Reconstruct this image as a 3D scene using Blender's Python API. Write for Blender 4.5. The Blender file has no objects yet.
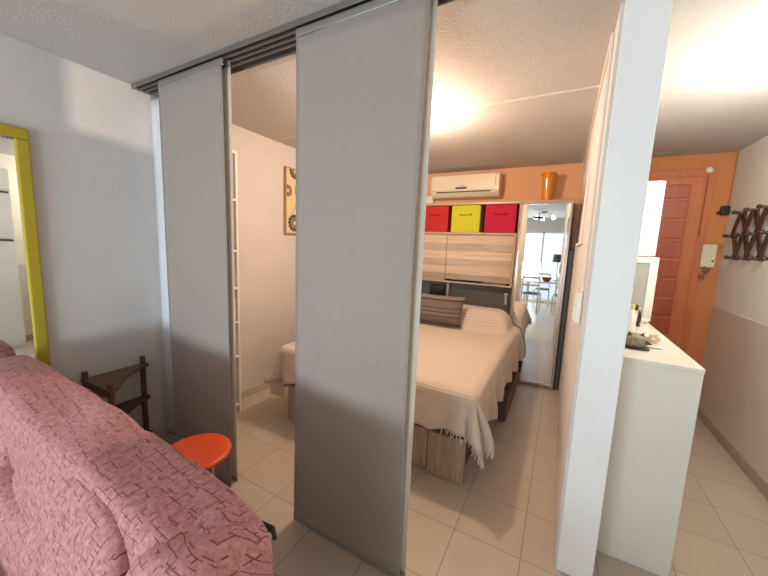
import bpy, bmesh, math, random
import numpy as np
from mathutils import Vector, Matrix, noise
random.seed(7)
PI = math.pi
col = bpy.context.scene.collection

# ------------------------------------------------------------------ helpers
def lin(h):
    h = h.lstrip('#'); c = [int(h[i:i+2], 16)/255 for i in (0, 2, 4)]
    return tuple((v/12.92 if v <= .04045 else ((v+.055)/1.055)**2.4) for v in c) + (1,)

MATS = {}
class NT:
    def __init__(s, name):
        s.m = bpy.data.materials.new(name); s.m.use_nodes = True
        s.t = s.m.node_tree; s.b = s.t.nodes['Principled BSDF']
        s.out = s.t.nodes['Material Output']
    def n(s, typ, **kw):
        nd = s.t.nodes.new(typ)
        for k, v in kw.items():
            if k in nd.inputs: nd.inputs[k].default_value = v
            else: setattr(nd, k, v)
        return nd
    def l(s, a, ao, b, bi): s.t.links.new(a.outputs[ao], b.inputs[bi])

def mat(name, color, rough=.6, metal=0., var=.0, vscale=8., bump=0., bscale=120., coat=0., emit=0., alpha=None, trans=0., sheen=0.):
    if name in MATS: return MATS[name]
    N = NT(name); b = N.b; c = lin(color)
    b.inputs['Base Color'].default_value = c
    b.inputs['Roughness'].default_value = rough
    b.inputs['Metallic'].default_value = metal
    b.inputs['Coat Weight'].default_value = coat
    b.inputs['Transmission Weight'].default_value = trans
    b.inputs['Sheen Weight'].default_value = sheen
    tc = N.n('ShaderNodeTexCoord')
    if var > 0:
        nz = N.n('ShaderNodeTexNoise', Scale=vscale, Detail=4.)
        N.l(tc, 'Object', nz, 'Vector')
        r = N.n('ShaderNodeValToRGB')
        r.color_ramp.elements[0].position = .3; r.color_ramp.elements[1].position = .7
        r.color_ramp.elements[0].color = tuple(v*(1-var) for v in c[:3])+(1,)
        r.color_ramp.elements[1].color = tuple(min(1, v*(1+var)) for v in c[:3])+(1,)
        N.l(nz, 'Fac', r, 'Fac'); N.l(r, 'Color', b, 'Base Color')
    if bump > 0:
        nb = N.n('ShaderNodeTexNoise', Scale=bscale, Detail=3.)
        N.l(tc, 'Object', nb, 'Vector')
        bp = N.n('ShaderNodeBump', Strength=bump, Distance=.01)
        N.l(nb, 'Fac', bp, 'Height'); N.l(bp, 'Normal', b, 'Normal')
    if emit > 0:
        b.inputs['Emission Color'].default_value = c
        b.inputs['Emission Strength'].default_value = emit
    MATS[name] = N.m
    return N.m

def wood(name, c1, c2, axis='x', scale=3., rough=.45, stretch=14., plank=None):
    """grain runs along axis; plank=(pitch, axis across) adds board to board variation"""
    if name in MATS: return MATS[name]
    N = NT(name); tc = N.n('ShaderNodeTexCoord'); mp = N.n('ShaderNodeMapping')
    sc = [stretch]*3; sc['xyz'.index(axis)] = 1.
    mp.inputs['Scale'].default_value = sc
    N.l(tc, 'Object', mp, 'Vector')
    nz = N.n('ShaderNodeTexNoise', Scale=scale, Detail=6., Roughness=.65, Distortion=.4)
    N.l(mp, 'Vector', nz, 'Vector')
    r = N.n('ShaderNodeValToRGB')
    r.color_ramp.elements[0].position = .32; r.color_ramp.elements[1].position = .68
    r.color_ramp.elements[0].color = lin(c1); r.color_ramp.elements[1].color = lin(c2)
    N.l(nz, 'Fac', r, 'Fac'); last = r
    if plank:
        pitch, ax = plank
        sp = N.n('ShaderNodeSeparateXYZ'); N.l(tc, 'Object', sp, 'Vector')
        dv = N.n('ShaderNodeMath', operation='DIVIDE'); dv.inputs[1].default_value = pitch
        N.l(sp, 'XYZ'['xyz'.index(ax)], dv, 0)
        fl = N.n('ShaderNodeMath', operation='FLOOR'); N.l(dv, 0, fl, 0)
        wn = N.n('ShaderNodeTexWhiteNoise', noise_dimensions='1D'); N.l(fl, 0, wn, 'W')
        mr = N.n('ShaderNodeMapRange'); mr.inputs['To Min'].default_value = .55; mr.inputs['To Max'].default_value = 1.12
        N.l(wn, 'Value', mr, 'Value')
        mx = N.n('ShaderNodeMix', data_type='RGBA', blend_type='MULTIPLY'); mx.inputs['Factor'].default_value = 1
        N.l(r, 'Color', mx, 6); N.l(mr, 'Result', mx, 7); 
        N.t.links.new(mx.outputs[2], N.b.inputs['Base Color'])
    else:
        N.l(r, 'Color', N.b, 'Base Color')
    N.b.inputs['Roughness'].default_value = rough
    MATS[name] = N.m
    return N.m

# ------------------------------------------------------------------ object builders
def tag(o, label=None, cat=None, group=None, kind=None):
    if label: o['label'] = label
    if cat: o['category'] = cat
    if group: o['group'] = group
    if kind: o['kind'] = kind
    return o

def empty(name, loc, label, cat, group=None, rz=0.):
    o = bpy.data.objects.new(name, None); col.objects.link(o)
    o.empty_display_size = .05
    o.location = loc; o.rotation_euler = (0, 0, rz)
    return tag(o, label, cat, group)

class MB:
    def __init__(s): s.b = bmesh.new()
    def box(s, x0, x1, y0, y1, z0, z1):
        r = bmesh.ops.create_cube(s.b, size=1)
        M = Matrix.Translation(((x0+x1)/2, (y0+y1)/2, (z0+z1)/2)) @ Matrix.Diagonal((abs(x1-x0), abs(y1-y0), abs(z1-z0), 1))
        bmesh.ops.transform(s.b, matrix=M, verts=r['verts']); return s
    def rotz(s, c, a):
        c = Vector((*c, 0)); M = Matrix.Translation(c) @ Matrix.Rotation(a, 4, 'Z') @ Matrix.Translation(-c)
        bmesh.ops.transform(s.b, matrix=M, verts=s.b.verts[:]); return s
    def obox(s, c, size, rot):
        r = bmesh.ops.create_cube(s.b, size=1)
        M = Matrix.Translation(c) @ rot.to_4x4() @ Matrix.Diagonal((*size, 1))
        bmesh.ops.transform(s.b, matrix=M, verts=r['verts']); return s
    def bar(s, p, q, w, t, side):
        """rectangular bar from p to q, width w, thickness t along side"""
        p, q, side = Vector(p), Vector(q), Vector(side).normalized()
        d = (q-p); L = d.length; d.normalize(); u = d.cross(side).normalized()
        rot = Matrix((d, u, side)).transposed()
        return s.obox((p+q)/2, (L, w, t), rot)
    def cyl(s, p, q, r0, r1=None, n=24, cap=True):
        p, q = Vector(p), Vector(q); r1 = r0 if r1 is None else r1
        d = q-p; L = d.length
        r = bmesh.ops.create_cone(s.b, cap_ends=cap, segments=n, radius1=max(r0, 1e-5), radius2=max(r1, 1e-5), depth=L)
        M = Matrix.Translation((p+q)/2) @ d.to_track_quat('Z', 'Y').to_matrix().to_4x4()
        bmesh.ops.transform(s.b, matrix=M, verts=r['verts']); return s
    def sphere(s, c, r, sc=(1, 1, 1), n=20):
        q = bmesh.ops.create_uvsphere(s.b, u_segments=n, v_segments=max(8, n//2), radius=r)
        bmesh.ops.transform(s.b, matrix=Matrix.Translation(c) @ Matrix.Diagonal((*sc, 1)), verts=q['verts']); return s
    def lathe(s, prof, c, n=32):
        rings = []
        for (r, z) in prof:
            rings.append([s.b.verts.new((c[0]+r*math.cos(2*PI*k/n), c[1]+r*math.sin(2*PI*k/n), c[2]+z)) for k in range(n)])
        for a, b in zip(rings, rings[1:]):
            for k in range(n): s.b.faces.new((a[k], a[(k+1) % n], b[(k+1) % n], b[k]))
        s.b.faces.new(list(reversed(rings[0]))); s.b.faces.new(rings[-1])
        return s
    def tube(s, pts, r, n=8):
        pts = [Vector(p) for p in pts]; rings = []
        for i, p in enumerate(pts):
            d = (pts[min(i+1, len(pts)-1)]-pts[max(i-1, 0)]).normalized()
            a = Vector((0, 0, 1)) if abs(d.z) < .9 else Vector((1, 0, 0))
            u = d.cross(a).normalized(); v = d.cross(u)
            rr = r(i/(len(pts)-1)) if callable(r) else r
            rings.append([s.b.verts.new(p+rr*(u*math.cos(2*PI*k/n)+v*math.sin(2*PI*k/n))) for k in range(n)])
        for a, b in zip(rings, rings[1:]):
            for k in range(n): s.b.faces.new((a[k], a[(k+1) % n], b[(k+1) % n], b[k]))
        s.b.faces.new(list(reversed(rings[0]))); s.b.faces.new(rings[-1])
        return s
    def prism(s, poly, z0, z1):
        a = [s.b.verts.new((x, y, z0)) for x, y in poly]; b = [s.b.verts.new((x, y, z1)) for x, y in poly]
        n = len(poly)
        for k in range(n): s.b.faces.new((a[k], a[(k+1) % n], b[(k+1) % n], b[k]))
        s.b.faces.new(list(reversed(a))); s.b.faces.new(b); return s
    def grid(s, f, nu, nv):
        V = [[s.b.verts.new(f(i/nu, j/nv)) for j in range(nv+1)] for i in range(nu+1)]
        for i in range(nu):
            for j in range(nv): s.b.faces.new((V[i][j], V[i+1][j], V[i+1][j+1], V[i][j+1]))
        return s
    def superq(s, c, half, p=5., n=14, rot=None, disp=None):
        """rounded soft block: a subdivided cube pushed on to a p-norm ball"""
        start = len(s.b.verts)
        b2 = bmesh.new(); bmesh.ops.create_cube(b2, size=2)
        bmesh.ops.subdivide_edges(b2, edges=b2.edges[:], cuts=n, use_grid_fill=True)
        mp = {}
        for v in b2.verts:
            q = v.co; q = Vector([math.copysign(abs(t)**.8, t) for t in q])
            nn = sum(abs(t)**p for t in q)**(1/p)
            w = Vector((q.x/nn*half[0], q.y/nn*half[1], q.z/nn*half[2]))
            if rot: w = rot @ w
            w = w+Vector(c)
            if disp: w = disp(w, (w-Vector(c)).normalized())
            mp[v.index] = s.b.verts.new(w)
        for f in b2.faces: s.b.faces.new([mp[v.index] for v in f.verts])
        b2.free(); return s
    def build(s, name, m, parent=None, bevel=0., smooth=False, solid=0., sub=0, kind=None, origin=None):
        bmesh.ops.recalc_face_normals(s.b, faces=s.b.faces[:])
        me = bpy.data.meshes.new(name)
        if parent is not None:
            base = parent.matrix_basis.translation if parent.type == 'EMPTY' else parent.matrix_parent_inverse.to_translation()
            off = world_loc(parent)
        else:
            if origin is None:
                xs = [v.co for v in s.b.verts]
                origin = (sum(v.x for v in xs)/len(xs), sum(v.y for v in xs)/len(xs), min(v.z for v in xs))
            off = Vector(origin)
        bmesh.ops.translate(s.b, vec=-off, verts=s.b.verts[:])
        s.b.to_mesh(me); s.b.free()
        o = bpy.data.objects.new(name, me); col.objects.link(o)
        if parent is not None: o.parent = parent
        else: o.location = off
        me.materials.append(m)
        if smooth:
            for p in me.polygons: p.use_smooth = True
        if bevel > 0:
            md = o.modifiers.new('bevel', 'BEVEL'); md.width = bevel; md.segments = 2; md.limit_method = 'ANGLE'; md.angle_limit = .6
        if solid > 0:
            md = o.modifiers.new('solid', 'SOLIDIFY'); md.thickness = solid; md.offset = 0
        if sub:
            md = o.modifiers.new('sub', 'SUBSURF'); md.levels = sub; md.render_levels = sub
        if kind: o['kind'] = kind
        return o

def world_loc(o):
    v = Vector(o.location)
    while o.parent is not None:
        o = o.parent; v = v+Vector(o.location)
    return v

def struct(name, mb, m, **kw):
    return mb.build(name, m, origin=(0, 0, 0), kind='structure', **kw)

def copy_tree(o, parent=None):
    c = o.copy(); col.objects.link(c)
    if parent is not None: c.parent = parent
    for ch in list(o.children): copy_tree(ch, c)
    return c

# ------------------------------------------------------------------ room numbers
XL, XR, YB, YF, ZC = -2.55, 1.30, 4.19, -2.75, 2.467
PX0, PX1, PY = .105, .262, 1.62          # partition wall
# ------------------------------------------------------------------ materials
def plaster(name, color, bump=.25, scale=90., var=.03, rough=.85):
    return mat(name, color, rough=rough, var=var, vscale=2.5, bump=bump, bscale=scale)

def tile_material():
    N = NT('floor_tiles'); tc = N.n('ShaderNodeTexCoord'); mp = N.n('ShaderNodeMapping')
    mp.inputs['Location'].default_value = (.0375+.33*20, -1.5885+.33*20, 0)
    N.l(tc, 'Object', mp, 'Vector')
    br = N.n('ShaderNodeTexBrick', offset=0., squash=1.)
    br.inputs['Scale'].default_value = 1.; br.inputs['Brick Width'].default_value = .33; br.inputs['Row Height'].default_value = .33
    br.inputs['Mortar Size'].default_value = .0022; br.inputs['Mortar Smooth'].default_value = .2
    br.inputs['Bias'].default_value = 0.
    br.inputs['Color1'].default_value = lin('#c2b4a5'); br.inputs['Color2'].default_value = lin('#bdae9e'); br.inputs['Mortar'].default_value = lin('#8a7c70')
    N.l(mp, 'Vector', br, 'Vector')
    nz = N.n('ShaderNodeTexNoise', Scale=5., Detail=5., Roughness=.6); N.l(tc, 'Object', nz, 'Vector')
    mr = N.n('ShaderNodeMapRange'); mr.inputs['To Min'].default_value = .9; mr.inputs['To Max'].default_value = 1.06
    N.l(nz, 'Fac', mr, 'Value')
    mx = N.n('ShaderNodeMix', data_type='RGBA', blend_type='MULTIPLY'); mx.inputs['Factor'].default_value = 1
    N.l(br, 'Color', mx, 6); N.l(mr, 'Result', mx, 7); N.t.links.new(mx.outputs[2], N.b.inputs['Base Color'])
    N.b.inputs['Roughness'].default_value = .28
    bp = N.n('ShaderNodeBump', Strength=.4, Distance=.003); bp.invert = True
    N.l(br, 'Fac', bp, 'Height'); N.l(bp, 'Normal', N.b, 'Normal')
    return N.m

M_FLOOR = tile_material()
M_WALL = plaster('white_wall_paint', '#d2cdc9', bump=.12, scale=60)
M_HALL = plaster('cream_hall_paint', '#e9e2d3', bump=.12, scale=60)
M_CEIL = plaster('textured_ceiling', '#c0bab5', bump=.38, scale=75, var=.04)
M_ORANGE = plaster('orange_wall_paint', '#e5ae82', bump=.1, scale=60)
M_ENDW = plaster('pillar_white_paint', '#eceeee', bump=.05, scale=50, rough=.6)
M_BASE = mat('ceramic_skirting', '#b39d87', rough=.3, var=.05)
M_BASE2 = mat('pale_skirting', '#c6bbae', rough=.35, var=.04)
M_TRIM = mat('painted_trim', '#e2d8cc', rough=.5)
M_WHITE = mat('white_lacquer', '#e6e4da', rough=.35)
M_WHITE2 = mat('white_laminate', '#e9e6df', rough=.4)
M_ALU = mat('aluminium', '#b9b6b2', rough=.35, metal=.8)
M_CHROME = mat('champagne_metal', '#c9bcb4', rough=.18, metal=.9)
M_MIRROR = mat('mirror_glass', '#eef2f2', rough=.015, metal=1.)
M_DARK = mat('dark_plastic', '#1d1a19', rough=.5)
M_BLACK = mat('black_plastic', '#141316', rough=.4)

# ------------------------------------------------------------------ setting
struct('floor', MB().box(XL-.15, XR+.15, YF-1.2, YB+.15, -.1, 0), M_FLOOR)
struct('ceiling', MB().box(XL-.15, XR+.15, YF-.15, YB+.15, ZC, ZC+.1), M_CEIL)
struct('wall_left', MB().box(XL-.12, XL, YF-.12, YB+.12, 0, ZC), M_WALL)
struct('wall_right', MB().box(XR, XR+.12, YF-.12, YB+.12, 0, ZC), M_HALL)
struct('wall_back', MB().box(XL, PX0+.05, YB, YB+.12, 0, ZC), M_ORANGE)
struct('wall_hall_end', MB().box(PX0+.05, XR, YB, YB+.12, 0, ZC), plaster('terracotta_wall_paint', '#c9804f', bump=.1, scale=60))
struct('wall_partition', MB().box(PX0, PX1, PY+.012, YB, 0, ZC), M_WALL)
struct('wall_partition_end', MB().box(PX0+.012, PX1, PY, PY+.012, 0, ZC), M_ENDW, bevel=.003)
# window wall behind the camera: opening x WX0..WX1, z 0.06..2.1
WX0, WX1, WZ1 = -2.15, .75, 2.1
struct('wall_window', MB().box(XL, WX0, YF-.12, YF, 0, ZC).box(WX1, XR, YF-.12, YF, 0, ZC).box(WX0, WX1, YF-.12, YF, WZ1, ZC).box(WX0, WX1, YF-.12, YF, 0, .05), M_WALL)
wf = MB()
for x in (WX0, -1.19, -.21, WX1-.05): wf.box(x, x+.05, YF-.08, YF-.03, .05, WZ1)
wf.box(WX0, WX1, YF-.08, YF-.03, .05, .11).box(WX0, WX1, YF-.08, YF-.03, WZ1-.06, WZ1)
win = struct('window_1', wf, M_WHITE, bevel=.004)
G = NT('window_glass'); tr = G.n('ShaderNodeBsdfTransparent'); gl = G.n('ShaderNodeBsdfGlossy', Roughness=.02); mxs = G.n('ShaderNodeMixShader'); mxs.inputs[0].default_value = .06
G.t.links.new(tr.outputs[0], mxs.inputs[1]); G.t.links.new(gl.outputs[0], mxs.inputs[2]); G.t.links.new(mxs.outputs[0], G.out.inputs['Surface'])
for a, b in ((WX0+.05, -1.19), (-1.14, -.21), (-.16, WX1-.05)):
    MB().box(a, b, YF-.058, YF-.052, .11, WZ1-.06).build('glass_pane', G.m, win)
# skirting
struct('baseboard_left', MB().box(XL, XL+.012, YF, YB, 0, .075), M_BASE2, bevel=.003)
struct('baseboard_right', MB().box(XR-.012, XR, YF, YB, 0, .08), M_BASE, bevel=.003)
struct('baseboard_back', MB().box(XL, PX0, YB-.012, YB, 0, .075).box(PX1, XR, YB-.012, YB, 0, .075), M_BASE2, bevel=.003)
# painted band on the hall wall and ceiling joint strips
struct('trim_1', MB().box(XR-.004, XR, YF, YB, .08, 1.055), mat('satin_dado_paint', '#dccfc1', rough=.4, var=.02), bevel=.001)
struct('trim_2', MB().box(XL, PX0, 2.335, 2.35, ZC-.006, ZC), M_TRIM)
struct('trim_3', MB().box(PX1, XR, 2.335, 2.35, ZC-.006, ZC), M_TRIM)
struct('trim_4', MB().box(PX0-.012, PX0, PY+.2, YB, ZC-.018, ZC), M_TRIM, bevel=.003)

# ------------------------------------------------------------------ orange door in the hall end wall
M_DOOR = wood('orange_varnished_wood', '#b5633a', '#c9743f', 'z', 2.5, .5)
M_DOORP = wood('deep_orange_door_panel', '#a04a28', '#b35831', 'z', 2.5, .45)
dw = struct('door_1', MB().box(.30, 1.10, YB-.045, YB-.003, 0, 2.26), M_DOOR, bevel=.004)
MB().box(.22, .30, YB-.03, YB-.002, 0, 2.33).box(1.10, 1.165, YB-.03, YB-.002, 0, 2.33).box(.30, 1.10, YB-.03, YB-.002, 2.26, 2.33).build('door_frame', M_DOOR, dw, bevel=.004)
for xa, xb in ((.40, .62), (.79, 1.0)):
    z = 2.19
    for hgt in (.15, .19, .19, .19, .19, .19, .19, .19, .19, .19):
        MB().box(xa, xb, YB-.056, YB-.044, z-hgt+.022, z).build('door_panel', M_DOORP, dw, bevel=.008)
        z -= hgt
MB().box(.735, .765, YB-.062, YB-.044, 1.12, 1.4).box(.742, .758, YB-.085, YB-.06, 1.20, 1.22).box(.742, .84, YB-.095, YB-.08, 1.195, 1.225).build('door_handle', M_BLACK, dw, bevel=.004)

# ------------------------------------------------------------------ curtain rail and sliding fabric panels
rail = empty('curtain_rail', (-1.3, 1.22, 2.43), 'four-channel sliding panel rail screwed to the ceiling above the grey fabric panels', 'curtain rail')
rz0 = 2.443
rb = MB().box(XL+.003, PX0-.004, 1.165, 1.327, rz0+.016, ZC-.001)
for y in (1.165, 1.2, 1.235, 1.27, 1.321): rb.box(XL+.003, PX0-.004, y, y+.006, rz0, rz0+.017)
rb.build('track', mat('grey_track_metal', '#8f8a86', rough=.4, metal=.7), rail, bevel=.001)
MB().box(XL+.02, PX0-.02, 1.1715, 1.1995, rz0+.010, rz0+.0165).box(XL+.02, PX0-.02, 1.2065, 1.2345, rz0+.010, rz0+.0165).box(XL+.02, PX0-.02, 1.2415, 1.2695, rz0+.010, rz0+.0165).box(XL+.02, PX0-.02, 1.2765, 1.3205, rz0+.010, rz0+.0165).build('channel', mat('painted_channel_shade', '#3a302c', rough=.7), rail)  # dark strips painted as the shade inside the rail channels
MB().box(PX0-.0045, PX0-.001, 1.163, 1.329, rz0-.001, ZC-.001).build('end_cap', M_WHITE, rail)

def weave(name, c, rough=.75, sheen=.3):
    if name in MATS: return MATS[name]
    N = NT(name); tc = N.n('ShaderNodeTexCoord')
    mp = N.n('ShaderNodeMapping'); mp.inputs['Scale'].default_value = (14, 1, 260); N.l(tc, 'Object', mp, 'Vector')
    n1 = N.n('ShaderNodeTexNoise', Scale=1.6, Detail=3.); N.l(mp, 'Vector', n1, 'Vector')
    mp2 = N.n('ShaderNodeMapping'); mp2.inputs['Scale'].default_value = (260, 1, 14); N.l(tc, 'Object', mp2, 'Vector')
    n2 = N.n('ShaderNodeTexNoise', Scale=1.6, Detail=3.); N.l(mp2, 'Vector', n2, 'Vector')
    ad = N.n('ShaderNodeMath', operation='ADD'); N.l(n1, 'Fac', ad, 0); N.l(n2, 'Fac', ad, 1)
    mr = N.n('ShaderNodeMapRange'); mr.inputs['From Min'].default_value = .6; mr.inputs['From Max'].default_value = 1.4
    mr.inputs['To Min'].default_value = .9; mr.inputs['To Max'].default_value = 1.1
    N.l(ad, 0, mr, 'Value')
    mx = N.n('ShaderNodeMix', data_type='RGBA', blend_type='MULTIPLY'); mx.inputs['Factor'].default_value = 1
    mx.inputs[6].default_value = lin(c); N.l(mr, 'Result', mx, 7); N.t.links.new(mx.outputs[2], N.b.inputs['Base Color'])
    bp = N.n('ShaderNodeBump', Strength=.15, Distance=.002); N.l(ad, 0, bp, 'Height'); N.l(bp, 'Normal', N.b, 'Normal')
    N.b.inputs['Roughness'].default_value = rough; N.b.inputs['Sheen Weight'].default_value = sheen
    MATS[name] = N.m; return N.m
M_GREY = weave('grey_panel_fabric', '#9b8f86')
M_CREAM = weave('cream_panel_fabric', '#e6ddd2')
def translucent(m, k):
    t = m.node_tree; b = t.nodes['Principled BSDF']; o = t.nodes['Material Output']
    tr_ = t.nodes.new('ShaderNodeBsdfTranslucent'); mx = t.nodes.new('ShaderNodeMixShader'); mx.inputs[0].default_value = k
    t.links.new(b.inputs['Base Color'].links[0].from_socket, tr_.inputs['Color'])
    t.links.new(b.outputs[0], mx.inputs[1]); t.links.new(tr_.outputs[0], mx.inputs[2]); t.links.new(mx.outputs[0], o.inputs['Surface'])
translucent(M_CREAM, .22)
M_PALE = weave('pale_panel_fabric', '#e0e2e6')

def fabric_panel(x0, x1, y, m, label, bend, z0=.02, z1=2.412):
    r = empty('sliding_fabric_panel', ((x0+x1)/2, y, 0), label, 'curtain', 'sliding fabric panels')
    f = lambda u, v: (x0+(x1-x0)*u+bend(u, v)[0], y+bend(u, v)[1], z0+(z1-z0)*v)
    MB().grid(f, 24, 40).build('fabric', m, r, smooth=True, solid=.0025)
    MB().box(x0, x1, y-.006, y+.006, z1-.004, rz0-.002).build('top_carrier', M_ALU, r, bevel=.002)
    bb = bend(.5, 0)
    g = lambda u: Vector((x0+(x1-x0)*u+bend(u, 0)[0], y+bend(u, 0)[1], z0-.006))
    bm = MB()
    for i in range(12): bm.bar(g(i/12), g((i+1)/12+.004), .016, .008, (0, 1, .001))
    bm.build('bottom_bar', M_ALU, r)
    # rolled side hems
    for u in (0., 1.):
        pts = [Vector(f(u, v/20))+Vector((0, -.001, 0)) for v in range(21)]
        MB().tube(pts, .0032, 6).build('side_hem', m, r, smooth=True)
    return r
def bend_big(u, v):
    w = (.008*math.sin(u*7+1.)*(1-.5*v)+.005*math.sin(u*15+v*2.)*(1-v))*min(1, .15+v*4)
    e = max(0, (u-.86)/.14)
    return (-.012*e*math.sin(v*PI), w-.02*e**2*math.sin(v*PI*1.1+.3)*(.4+.6*math.sin(v*5+1)**2)) 
def bend_small(u, v):
    return (0.02*(1-v)*u-.008*v*u, .006*math.sin(u*6+.5)*(1-.7*v)-.03*(1-v)**3*(u-.3))
zero = lambda u, v: (0, .004*math.sin(u*5+v*3))
fabric_panel(-1.14, -.505, 1.186, M_GREY, 'large grey fabric panel in the middle, nearest the bed\'s foot', bend_big)
fabric_panel(-2.268, -1.66, 1.186, M_GREY, 'grey fabric panel behind the orange-red stool', bend_small)
fabric_panel(-1.10, -.492, 1.2205, M_CREAM, 'cream fabric panel mostly hidden behind the middle grey panel', zero)
fabric_panel(-2.24, -1.648, 1.2205, M_CREAM, 'cream fabric panel peeping out right of the grey panel by the stool', zero)
fabric_panel(-2.545, -1.93, 1.280, M_PALE, 'pale fabric panel tight against the left wall behind the grey one', zero)

# ------------------------------------------------------------------ yellow framed mirror on the left wall
r = empty('wall_mirror', (XL+.001, .34, .45), 'tall mirror in a mustard yellow frame on the left wall above the sofa', 'mirror')
ym = mat('mustard_frame_paint', '#b39f24', rough=.45, var=.06)
y0, y1, z0, z1, fw = .02, .668, .45, 2.03, .055
MB().box(XL+.002, XL+.03, y0, y1, z1-fw, z1).box(XL+.002, XL+.03, y0, y1, z0, z0+fw).box(XL+.002, XL+.03, y0, y0+fw, z0+fw, z1-fw).box(XL+.002, XL+.03, y1-fw, y1, z0+fw, z1-fw).build('frame', ym, r, bevel=.008)
MB().box(XL+.002, XL+.014, y0+fw-.005, y1-fw+.005, z0+fw-.005, z1-fw+.005).build('mirror_pane', M_MIRROR, r)

# ------------------------------------------------------------------ corner stand
r = empty('corner_stand', (-2.4, .96, 0), 'small brown wooden three-tier corner stand against the left wall', 'shelf stand')
M_BW = wood('brown_stained_wood', '#553a2b', '#755340', 'y', 5, .5)
A, B, C = (-2.515, .81), (-2.515, 1.125), (-2.235, .83)
for (px, py), top in ((A, .655), (B, .665), (C, .64)):
    MB().box(px-.013, px+.013, py-.013, py+.013, 0, top).build('post', M_BW, r, bevel=.004)
for z in (.60, .36, .09):
    poly = [(-2.535, .795), (-2.225, .81)]
    for k in range(9):                                 # scooped front edge from C to B
        t = k/8; x = C[0]+(B[0]-C[0])*t+.02; y = C[1]+(B[1]-C[1])*t+.03
        s_ = math.sin(t*PI); poly.append((x-.028*s_, y-.024*s_))
    poly += [(-2.49, 1.15), (-2.535, 1.15)]
    MB().prism(poly, z-.008, z+.008).build('shelf_board', M_BW, r)
MB().box(-2.505, -2.245, .807, .82, .555, .60).build('side_rail', M_BW, r, bevel=.003)

# ------------------------------------------------------------------ stool
r = empty('stool', (-1.50, .88, 0), 'round orange-red stool between the sofa and the grey panel', 'stool')
M_RED = mat('orange_red_plastic', '#d94f22', rough=.38, var=.03)
MB().lathe([(.02, .425), (.145, .425), (.157, .432), (.160, .442), (.156, .452), (.14, .455), (.02, .456)], (-1.50, .88, 0), 48).build('seat', M_RED, r, smooth=True)
for k in range(4):
    a = PI/4+k*PI/2
    MB().tube([(-1.50+.07*math.cos(a), .88+.07*math.sin(a), .425), (-1.50+.07*math.cos(a), .88+.07*math.sin(a), .2), (-1.50+.075*math.cos(a), .88+.075*math.sin(a), .003)], .011, 10).build('leg', M_ALU, r, smooth=True)

# ------------------------------------------------------------------ sofa
def sofa_fabric():
    N = NT('pink_sofa_throw'); tc = N.n('ShaderNodeTexCoord')
    sp = N.n('ShaderNodeSeparateXYZ'); N.l(tc, 'Object', sp, 'Vector')
    sb = N.n('ShaderNodeMath', operation='ADD'); N.l(sp, 'Z', sb, 0); N.l(sp, 'Y', sb, 1)
    cb = N.n('ShaderNodeCombineXYZ'); N.l(sp, 'X', cb, 'X'); N.l(sb, 0, cb, 'Y')
    wob = N.n('ShaderNodeTexNoise', Scale=6., Detail=2.); N.l(cb, 'Vector', wob, 'Vector')
    wv = N.n('ShaderNodeVectorMath', operation='MULTIPLY_ADD')
    wv.inputs[1].default_value = (.014, .014, 0); N.l(wob, 'Color', wv, 0); N.l(cb, 'Vector', wv, 2)
    def dashes(rotz, w, h, seed):
        mp = N.n('ShaderNodeMapping'); mp.inputs['Rotation'].default_value = (0, 0, rotz); mp.inputs['Location'].default_value = (seed, seed*2, 0)
        N.l(wv, 0, mp, 'Vector')
        br = N.n('ShaderNodeTexBrick', offset=.5); br.inputs['Scale'].default_value = 1
        br.inputs['Brick Width'].default_value = w; br.inputs['Row Height'].default_value = h
        br.inputs['Mortar Size'].default_value = .0019; br.inputs['Mortar Smooth'].default_value = .5
        N.l(mp, 'Vector', br, 'Vector')
        nz = N.n('ShaderNodeTexNoise', Scale=30., Detail=1.); N.l(mp, 'Vector', nz, 'Vector')
        gt = N.n('ShaderNodeMath', operation='GREATER_THAN'); gt.inputs[1].default_value = .52; N.l(nz, 'Fac', gt, 0)
        mu = N.n('ShaderNodeMath', operation='MULTIPLY'); N.l(br, 'Fac', mu, 0); N.l(gt, 0, mu, 1); return mu
    d1 = dashes(.12, .052, .034, 3.); d2 = dashes(.16, .043, .047, 7.3)
    mxm = N.n('ShaderNodeMath', operation='MAXIMUM'); N.l(d1, 0, mxm, 0); N.l(d2, 0, mxm, 1)
    mott = N.n('ShaderNodeTexNoise', Scale=70., Detail=5., Roughness=.7); N.l(tc, 'Object', mott, 'Vector')
    rp = N.n('ShaderNodeValToRGB'); rp.color_ramp.elements[0].position = .3; rp.color_ramp.elements[1].position = .72
    rp.color_ramp.elements[0].color = lin('#985859'); rp.color_ramp.elements[1].color = lin('#cc9592')
    N.l(mott, 'Fac', rp, 'Fac')
    mx = N.n('ShaderNodeMix', data_type='RGBA'); mx.inputs[7].default_value = lin('#5d2629')
    fm = N.n('ShaderNodeMath', operation='MULTIPLY'); fm.inputs[1].default_value = .9; N.l(mxm, 0, fm, 0)
    N.l(fm, 0, mx, 'Factor'); N.l(rp, 'Color', mx, 6); N.t.links.new(mx.outputs[2], N.b.inputs['Base Color'])
    ml = N.n('ShaderNodeMath', operation='SUBTRACT'); N.l(mott, 'Fac', ml, 0); N.l(mxm, 0, ml, 1)
    bp = N.n('ShaderNodeBump', Strength=.35, Distance=.004); N.l(ml, 0, bp, 'Height'); N.l(bp, 'Normal', N.b, 'Normal')
    N.b.inputs['Roughness'].default_value = .8; N.b.inputs['Sheen Weight'].default_value = .35
    N.b.inputs['Sheen Tint'].default_value = lin('#f0c8c8')
    return N.m
M_SOFA = sofa_fabric()
def wr(amp, sc, seed):
    def f(w, n):
        a = noise.noise(Vector((w.x*sc+seed, w.y*sc*1.6, w.z*sc*1.6)))
        b = abs(noise.noise(Vector((w.x*sc*2.2+seed*2, (w.y-w.z)*sc*1.1, seed+w.z))))
        return w+n*(amp*a-amp*.9*b)
    return f
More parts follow.
